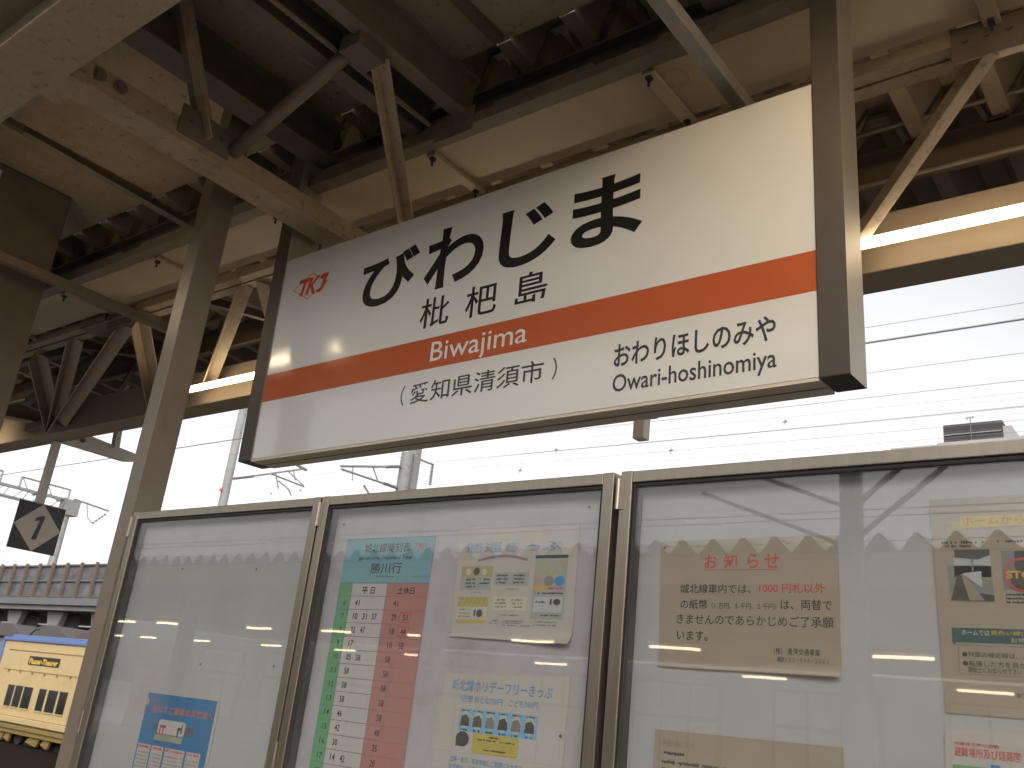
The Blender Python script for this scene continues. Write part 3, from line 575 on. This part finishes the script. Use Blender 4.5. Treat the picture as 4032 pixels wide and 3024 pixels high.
for x in (-.26, 1.12, 2.5):             # unseen twin-tube lamps with trays, added to light the sign's upper part
    o = thing('added_fill_lamp', (x, 1.45, 2.12), 'unseen twin-tube fill lamp added above the frame to light the sign', 'lamp', 'added fill lamps above the frame')
    for y in (1.40, 1.50): MB().tube((x - .58, y, 2.12), (x + .58, y, 2.12), .019, TUBE2, 12).build('tube', o, smooth=True)
    MB().add([(x + a * .62, 1.45 + b, c) for a in (-1, 1) for b, c in ((-.14, 2.13), (-.07, 2.175), (.07, 2.175), (.14, 2.13), (.14, 2.14), (.07, 2.187), (-.07, 2.187), (-.14, 2.14))],
             [tuple(range(8)), tuple(range(15, 7, -1))] + [(i, 8 + i, 8 + (i + 1) % 8, (i + 1) % 8) for i in range(8)], FIX).build('reflector_tray', o)
    for a in (-.4, .4): MB().tube((x + a, 1.45, 2.188), (x + a, 1.45, 2.688), .008, FIX).build('hanger', o)

# ---------------------------------------------------------------- hanging number sign, hanging sensor
ns = thing('platform_number_sign', (-8.2, 3.705, .92), 'square black platform sign with number one in a pale diamond', 'platform sign')
def nf(a, b, c): return (-8.19 + c, 3.705 + a, 1.125 + b)
BLK = mat('sign_dark_plate', (.035, .032, .03), .4, var=.1); DIA = mat('sign_pale_diamond', (.60, .52, .40), .4, var=.03)
mb = MB(); mb.box(-8.212, -8.192, 3.50, 3.91, .92, 1.33, BLK).build('sign_plate', ns, .006)
mb = MB(nf); mb.poly([(-.205, 0), (0, -.205), (.205, 0), (0, .205)], 0, DIA); mb.poly([(-.030, -.105), (.012, -.105), (.040, .105), (.012, .105), (-.035, .078), (-.039, .048), (.000, .062), (-.008, 0)], .002, SIGNK); mb.build('number_panel', ns)
MB().box(-8.235, -8.175, 3.635, 3.70, 1.325, 1.887, PALEC).build('hanging_pole', ns, .004)
se = thing('sensor_box', (-2.2, 3.58, 1.28), 'small grey box hanging below the middle of the station sign', 'sensor box')
MB().box(-2.195, -2.137, 3.55, 3.61, 1.296, 1.405, FIX).build('housing', se, .004); MB().box(-2.20, -2.105, 3.54, 3.62, 1.406, 1.414, FIX).build('cover_plate', se)
MB().tube((-2.165, 3.58, 1.4145), (-2.165, 3.58, 1.887), .014, FIX).tube((-2.25, 3.58, 1.46), (-2.165, 3.58, 1.44), .02, FIX).build('hanging_pole', se)

# ---------------------------------------------------------------- yellow track machine
YV = mat('machine_yellow', (.46, .34, .165), .5, var=.08, scale=1.5, stain=((.3, .2, .08), 5, .62, .78)); YD = mat('machine_ochre', (.22, .145, .045), .5, var=.12, scale=2, stain=((.15, .1, .04), 6, .55, .75)); BV = mat('machine_blue', (.10, .15, .31), .45, var=.1)
WG = mat('vehicle_window', (.02, .024, .022), .12, var=.3, scale=.8); UND = mat('underframe_grime', (.022, .018, .015), .9, var=.4, scale=4)
vh = thing('track_machine', (-28, 18.5, -2.6), 'yellow railway track maintenance machine with blue roof edge behind the notice case', 'rail vehicle')
MB().box(-37.5, -18, 17, 19.8, -1.728, .84, YV).build('body', vh, .03)
MB().box(-37.62, -18, 16.94, 19.86, .841, .97, BV).box(-37.5, -18, 17.2, 19.6, .971, 1.08, BV).build('roof_edge', vh, .02)
MB().box(-37.66, -37.505, 16.93, 17.1, -1.72, .838, BV).build('corner_post', vh, .02)
MB().box(-37.6, -18, 16.86, 19.9, -1.915, -1.73, YV).build('ledge', vh, .015)
MB().box(-37.5, -18, 16.95, 19.8, -2.27, -1.917, YD).box(-37.55, -18, 16.9, 16.949, -2.12, -1.99, YD).build('skirt', vh, .015)
mb = MB().box(-37.3, -18, 17.3, 19.5, -2.6, -2.272, UND)
for x in (-36.6, -34.9, -31.2, -29.5): mb.tube((x, 17.15, -2.3), (x, 17.29, -2.3), .3, UND, 20)
for x, wd in ((-36.1, .35), (-35.5, .25), (-33.6, .5), (-32.7, .3)): mb.add([(x - wd, 17.02, -2.45), (x + wd * .6, 17.02, -2.55), (x + wd, 17.02, -2.30), (x - wd * .4, 17.02, -2.275), (x - wd, 17.1, -2.45), (x + wd * .6, 17.1, -2.55), (x + wd, 17.1, -2.30), (x - wd * .4, 17.1, -2.275)], [(0, 1, 2, 3), (7, 6, 5, 4), (0, 4, 5, 1), (1, 5, 6, 2), (2, 6, 7, 3), (3, 7, 4, 0)], YD)
mb.build('undercarriage', vh)
for a, b in ((-2.136, -2.108), (-2.101, -2.070), (-2.063, -2.026), (-1.997, -1.968), (-1.958, -1.921), (-1.912, -1.881)):
    wn = MB().box(a * 17, b * 17, 16.985, 17.02, -1.41, -.69, WG).build('window', vh)
    MB().box(a * 17 - .03, b * 17 + .03, 16.975, 16.99, -.688, -.65, YV).build('window_hood', wn); MB().box(a * 17 - .03, b * 17 + .03, 16.97, 16.99, -1.45, -1.412, YV).build('sill', wn)
mb = MB(lambda a, b, c: (a, 16.99 - c, b)); mb.rect(-35.32, -33.05, .055, .36, 0, UND); mb.text('Plasser-Theurer', -35.22, -33.15, .09, .29, .012, GOLD, .03); mb.build('name_plate', vh)
mb = MB().box(-37.0, -18, 16.975, 16.998, .52, .535, YD).box(-37.0, -18, 16.98, 16.998, -.17, -.155, YD)
for i in range(16): mb.box(-36.6 + i * .9, -36.54 + i * .9, 16.955, 16.998, -.25, -.17, YD)
mb.build('rain_strip', vh)
MB().path([(-37.2, 17.6, 1.0), (-36.9, 17.7, 1.35), (-36.6, 17.7, 1.35)], .03, UND).build('exhaust_pipe', vh)

# ---------------------------------------------------------------- elevated viaduct behind
VC = mat('viaduct_concrete', (.20, .19, .18), .85, var=.15, scale=.8, stain=((.14, .13, .12), 1.5, .55, .75)); VP = mat('barrier_panel', (.11, .107, .11), .5, var=.45, scale=1.1); VB = mat('barrier_rust_frame', (.13, .095, .065), .7, var=.2); VW = mat('deck_edge_pale', (.13, .13, .135), .7, var=.1)
vd = thing('viaduct', (-50, 32, -2.7), 'elevated railway viaduct with ribbed brown and grey noise barrier', 'viaduct')
MB().box(-140, 20, 30, 40, 3.55, 4.0, VC).box(-140, 20, 29.75, 30.1, 3.86, 4.30, VW).build('deck', vd)
MB().box(-140, 20, 30.1, 30.2, 4.3, 6.45, VP).build('barrier_panels', vd)
mb = MB()
for z in (4.42, 5.42, 6.42): mb.box(-140, 20, 29.98, 30.09, z - .05, z + .05, VB if z != 5.42 else VW)
mb.build('barrier_rails', vd)
for i in range(24):
    x = -90 + i * 1.85
    MB().box(x - .08, x + .08, 29.80, 29.975, 4.05, 6.55, VB).build('barrier_post', vd)
for i in range(14):
    x = -101 + i * 5.6
    MB().box(x - .35, x + .35, 31, 32.2, -2.7, 3.549, VC).add([(x - 1.1, 30.6, 3.549), (x + 1.1, 30.6, 3.549), (x + .6, 30.6, 2.5), (x - .6, 30.6, 2.5), (x - 1.1, 30.99, 3.549), (x + 1.1, 30.99, 3.549), (x + .6, 30.99, 2.5), (x - .6, 30.99, 2.5)], [(3, 2, 1, 0), (4, 5, 6, 7), (0, 1, 5, 4), (1, 2, 6, 5), (2, 3, 7, 6), (3, 0, 4, 7)], VC).build('pier', vd)
MB().box(-140, 20, 38, 38.4, -2.7, 3.3, VC).build('back_wall', vd)
sh = thing('freight_shed', (-60, 29, -2.7), 'low dark roofed shed under the viaduct behind the yellow machine', 'shed')
MB().box(-75, -48, 27.6, 29.6, -2.7, 1.5, VC).build('wall', sh)
mb = MB()
for i in range(5): x = -75 + i * 5.6; mb.add([(x, 27.3, 1.6), (x + 2, 27.3, 2.35), (x + 3.6, 27.3, 2.35), (x + 5.5, 27.3, 1.6), (x, 29.8, 1.6), (x + 2, 29.8, 2.35), (x + 3.6, 29.8, 2.35), (x + 5.5, 29.8, 1.6)], [(0, 3, 2, 1), (4, 5, 6, 7), (0, 1, 5, 4), (1, 2, 6, 5), (2, 3, 7, 6), (3, 0, 4, 7)], mat('shed_roof', (.085, .075, .07), .8, var=.2))
mb.build('roof', sh)
for i in range(4): MB().box(-72 + i * 5.6, -70 + i * 5.6, 27.56, 27.65, .2, 1.3, flat('shed_light', (.3, .32, .3))).build('window', sh)

# ---------------------------------------------------------------- catenary masts, gantry and wires
CM = mat('mast_concrete', (.21, .205, .20), .8, var=.12, scale=2); CS = mat('catenary_steel', (.26, .25, .24), .6, .3, var=.15); INS = mat('insulator_brown', (.12, .10, .09), .35, var=.1)
def insul(mb, p, q, r=.07, n=7):
    p, q = Vector(p), Vector(q); mb.tube(p, q, .025, INS, 6)
    for i in range(n):
        c = p.lerp(q, (i + .5) / n); d = (q - p).normalized() * .018
        mb.tube(c - d, c + d, r, INS, 10)
    return mb
def steps(mb, x, y, z0, z1, r):
    z = z0; k = 0
    while z < z1: mb.tube((x - r - .13 * (k % 2 == 0), y, z), (x + r + .13 * (k % 2), y, z), .014, CS, 5); z += .42; k += 1
    return mb
m1 = thing('catenary_mast', (-33, 22, -2.6), 'pale concrete catenary mast with step bolts just left of the station sign', 'catenary mast')
MB().tube((-33, 22, -2.6), (-33, 22, 12.5), .21, CM, 18, .17).build('pole', m1, smooth=True)
steps(MB(), -33, 22, 3, 12.3, .18).build('step_bolts', m1)
MB().box(-33.0, -32.9, 21.7, 21.79, 7.58, 7.68, flat('red_plate', (.75, .05, .03))).build('marker_plate', m1)
mb = MB().tube((-33, 22.2, 8.22), (-33, 25.65, 9.6), .045, CS, 8).tube((-33, 24.0, 8.95), (-33, 25.95, 8.86), .04, CS, 8).tube((-33, 24.3, 9.0), (-33, 24.6, 8.4), .03, CS, 6).tube((-33, 24.9, 9.3), (-33, 25.9, 8.9), .025, CS, 6).tube((-33, 25.2, 9.4), (-33, 25.4, 9.0), .025, CS, 6).path([(-33, 24.5, 8.75), (-33, 25.1, 8.55), (-33, 25.35, 8.3)], .03, CS)
insul(mb, (-33, 22.25, 8.25), (-33, 23.2, 8.6), .065, 9); mb.tube((-33, 25.0, 9.75), (-33, 25.9, 9.62), .07, CS, 8); mb.build('cantilever', m1)
m2 = thing('catenary_mast', (-26.8, 26, -2.6), 'catenary mast with cantilever arms under the middle of the station sign', 'catenary mast')
MB().tube((-26.8, 26, -2.6), (-26.8, 26, 9.9), .30, CM, 18, .26).box(-27.0, -26.5, 26.2, 26.5, 6, 11.2, CM).build('pole', m2)
steps(MB(), -26.8, 25.9, 3, 9.8, .27).build('step_bolts', m2)
mb = MB().tube((-26.8, 22.6, 8.40), (-26.8, 25.75, 9.25), .05, CS, 8).tube((-26.8, 22.65, 8.3), (-26.8, 25.75, 8.35), .045, CS, 8).tube((-26.8, 24.2, 8.85), (-26.8, 24.6, 8.35), .03, CS, 6).tube((-26.8, 23.2, 8.55), (-26.8, 23.3, 8.0), .025, CS, 6).path([(-26.8, 23.9, 8.0), (-26.8, 24.3, 7.7), (-26.8, 25.2, 7.6)], .04, CS)
insul(mb, (-26.8, 24.9, 9.02), (-26.8, 25.7, 9.24), .07, 7); insul(mb, (-26.8, 24.9, 8.34), (-26.8, 25.7, 8.35), .07, 7); mb.build('cantilever', m2)
mb = MB().tube((-26.8, 26.2, 9.85), (-26.8, 27.6, 9.85), .045, CS, 8); insul(mb, (-26.8, 27.55, 9.8), (-26.8, 27.55, 8.95), .075, 9); insul(mb, (-26.8, 26.6, 9.8), (-26.8, 26.6, 9.4), .05, 4); mb.build('feeder_arm', m2)
def gsc(x, y, z): return (x * 75 / 45, y * 75 / 45, z * 75 / 45)
gt = thing('catenary_gantry', (-75, 33, 4), 'lattice catenary gantry with insulators behind the number one sign', 'catenary gantry')
mb = MB(gsc)
for y, z in ((0, 7.25), (0, 7.75)):
    for dx in (-.25, .25): mb.bar((-45 + dx, 12, z), (-45 + dx, 21.9, z), .07, .07, CS)
for i in range(22): y = 12 + i * .45; mb.bar((-44.75, y, 7.25), (-44.75, y + .45, 7.75) if i % 2 else (-44.75, y + .22, 7.75), .04, .04, CS)
mb.box(-45.3, -44.7, 21.2, 21.95, 7.05, 7.8, CS); mb.build('lattice_beam', gt)
MB(gsc).tube((-45, 21.5, 2.4), (-45, 21.5, 7.05), .2, CS, 14).build('pole', gt); steps(MB(gsc), -45, 21.4, 3, 7, .2).build('step_bolts', gt)
MB(gsc).tube((-45, 19.0, 2.4), (-45, 18.2, 7.2), .08, CS, 8).tube((-45, 17.7, 2.4), (-45, 18.1, 7.2), .08, CS, 8).build('lattice_leg', gt)
def frame(y0, y1, zt, zb, ins=True):
    mb = MB(gsc).tube((-45, y0, zb), (-45, y0, zt), .05, CS, 6).tube((-45, y1, zb), (-45, y1, zt), .05, CS, 6).tube((-45, y0, zt), (-45, y1, zt - .02), .05, CS, 6)
    for a, b in ((y0, (y0 + y1) / 2), ((y0 + y1) / 2, y1)):
        c = a + (b - a) * .6
        mb.path([(-45, a + .05, zt), (-45, a + (c - a) * .5, zt - .45), (-45, c, zt - .7)], .025, CS); insul(mb, (-45, c, zt - .7), (-45, b - .1, zt - .45), .06, 5)
    mb.build('feeder_frame', gt)
frame(19.0, 21.4, 8.3, 7.75); frame(16.0, 18.1, 8.35, 7.75)
mb = MB(gsc).tube((-45, 21.7, 7.9), (-45, 23.6, 7.75), .05, CS, 6).path([(-45, 22.4, 7.8), (-45, 22.6, 7.2), (-45, 22.9, 6.95)], .025, CS); insul(mb, (-45, 22.9, 6.95), (-45, 23.5, 7.6), .06, 5); mb.build('feeder_arm', gt)
# wires run along the track
wr = [(.450, 14.0, .018), (.474, 15.0, .005), (.416, 20.5, .007), (.386, 21.4, .008), (.358, 21.9, .008), (.343, 24.0, .007), (.372, 25.9, .005), (.356, 27.5, .007), (.351, 20.0, .003), (.366, 24.5, .003), (.331, 22.8, .005), (.336, 26, .003), (.3275, 24, .003)]
for i, (k, y, r) in enumerate(wr):
    z = k * y; pts = [(-120 + j * 11, y, z - (.10 * math.sin(j * 1.3) if 0 < i else 0)) for j in range(14)]
    o = MB().path(pts, r, CS, 5).build('overhead_wire')
    tag(o, 'thick dark overhead cable crossing the white sky right of the sign' if i == 0 else 'thin overhead railway wire crossing the pale sky', 'overhead wire', 'overhead wires')
for i, (x, k, y) in enumerate(((-.41, .365, 24), (-.56, .343, 22), (-.74, .36, 24), (-.80, .335, 23), (-1.28, .335, 24), (-1.36, .334, 24))):
    mb = MB().tube((x * y, y, k * y - .1), (x * y, y, k * y + .1), .014, CS, 5).tube((x * y - .06, y, k * y), (x * y + .06, y, k * y + .02), .022, CS, 6)
    tag(mb.build('wire_clamp'), 'tiny dark wire clamp hanging against the white sky', 'wire clamp', 'clamps on the overhead wires')

# ---------------------------------------------------------------- building behind the right notice case
BM = mat('office_wall', (.34, .33, .32), .8, var=.08, scale=.4); BD = mat('penthouse_cladding', (.032, .03, .03), .6, var=.15, scale=.6)
ob = thing('office_building', (-8, 66, -2.7), 'large building whose dark rooftop box shows above the right notice case', 'building')
MB().box(-17.5, 12, 60.2, 75, -2.7, 19.36, BM).box(-14.6, 12.1, 60.0, 60.19, 18.9, 19.40, BM).build('wall', ob)
MB().box(-14.3, -10.9, 60.4, 66, 19.41, 20.66, BD).box(-14.25, -10.95, 60.32, 60.39, 19.95, 20.0, BM).build('rooftop_box', ob)
MB().box(-10.89, -10.4, 60.5, 66, 19.41, 20.3, BM).build('stair_tower', ob)
for i in range(5):
    for j in range(5): MB().box(-16 + i * 5.5, -12.6 + i * 5.5, 60.15, 60.25, .5 + j * 3.6, 2.4 + j * 3.6, WG).build('window', ob)
an = thing('roof_antenna', (-12.6, 60.1, 19.4), 'thin pale antenna pole standing before the dark rooftop box', 'antenna')
MB().tube((-12.62, 60.1, 19.401), (-12.62, 60.1, 20.95), .03, VW, 6).build('pole', an); MB().tube((-12.85, 60.1, 20.9), (-12.4, 60.1, 20.95), .03, CS, 5).tube((-12.8, 60.1, 20.75), (-12.8, 60.1, 20.98), .035, CS, 5).tube((-12.45, 60.1, 20.8), (-12.45, 60.1, 21.0), .035, CS, 5).build('aerial', an)

# ---------------------------------------------------------------- what the glass mirrors: the platform across the track
oc = thing('opposite_canopy', (-6, -10, -1.55), 'folded roof canopy of the platform across the track, mirrored in the glass', 'station canopy')
OD = mat('opposite_deck', (.30, .29, .28), .6, var=.12)
deck(-15.5, -4.8, dep=.15, pf=(.03, .12, .04), m=OD, zf=lambda y: 1.80, x0=-26, x1=10).build('roof_deck', oc)
MB().box(-26, 10, -15.5, -4.95, 1.62, 1.78, mat('opposite_soffit', (.20, .195, .19), .8, var=.1)).build('soffit_panel', oc)
MB().box(-26, 10, -4.95, -4.85, 1.5, 1.79, OD).build('fascia', oc)
for x in (-21.3, -15.3, -9.3, -3.3, 2.7): MB().box(x - .11, x + .11, -6.4, -6.18, -1.55, 1.619, OD).build('column', oc)
sw = mat('station_wall', (.50, .49, .47), .8, var=.06); WN = mat('station_window_light', (.62, .64, .62), .5, var=.08); PK = mat('pink_panel', (.5, .36, .34), .7, var=.1)
wb = thing('station_building', (-8, -17, -1.55), 'pale station building with tall windows across the track, mirrored in the glass', 'building')
MB().box(-30, 12, -18, -16.0, -1.55, 1.61, sw).build('wall', wb)
for i in range(11):
    x = -28.6 + i * 3.4
    wf = MB().box(x - .08, x + 2.18, -15.99, -15.95, -.9, 1.25, OD).build('window', wb)
    for k in range(3): MB().box(x + .7 * k, x + .64 + .7 * k, -15.94, -15.92, .55, 1.2, WN).box(x + .7 * k, x + .64 + .7 * k, -15.94, -15.92, -.85, .45, WN).build('pane', wf)
MB().box(-31.5, -29, -15.9, -15.2, -1.55, .5, PK).build('kiosk', wb)
for i, x in enumerate((-24.3, -22.3, -18.5, -15.8, -13.2, -10.5, -7.6, -4.06, -1.2)): lamp(x - .5, x + .5, -10.3, 1.42, 'fluorescent lamp of the opposite platform, mirrored in the glass', 'lamps of the opposite platform')
for i, x in enumerate((-33, -30.9, -27.7, -24.1, -20.7, -17.9, -13.5, -8.1, -4)): lamp(x - .5, x + .5, -15.1, 1.40, 'fluorescent lamp near the far wall, mirrored in the glass', 'lamps of the opposite platform')
# far-side catenary over the near track, mirrored in the right-hand glass
gm = thing('catenary_mast', (-2.35, -3.3, -2.6), 'catenary mast over the near track, mirrored in the right glass', 'catenary mast')
MB().tube((-2.35, -3.3, -2.6), (-2.35, -3.3, 4.5), .085, CM, 14).build('pole', gm)
mb = MB()
for k in range(5): mb.bar((-2.35, -3.3, 1.5 + .3 * k), (-3.6 + .25 * k, -3.3, 2.0 + .22 * k), .045, .03, CS); mb.bar((-2.35, -3.3, 1.55 + .25 * k), (-1.4 - .1 * k, -3.3, 2.3 + .2 * k), .045, .03, CS)
mb.build('lattice_arm', gm)
for i, (y, z) in enumerate(((-2.9, 1.72), (-3.0, 1.52), (-2.7, 1.62))): tag(MB().path([(-30, y, z), (-10, y, z - .05), (10, y, z)], .004, CS, 5).build('overhead_wire'), 'thin overhead wire of the near track, mirrored in the glass', 'overhead wire', 'overhead wires')
bpy.data.objects.remove(_fo); bpy.data.curves.remove(_fc)
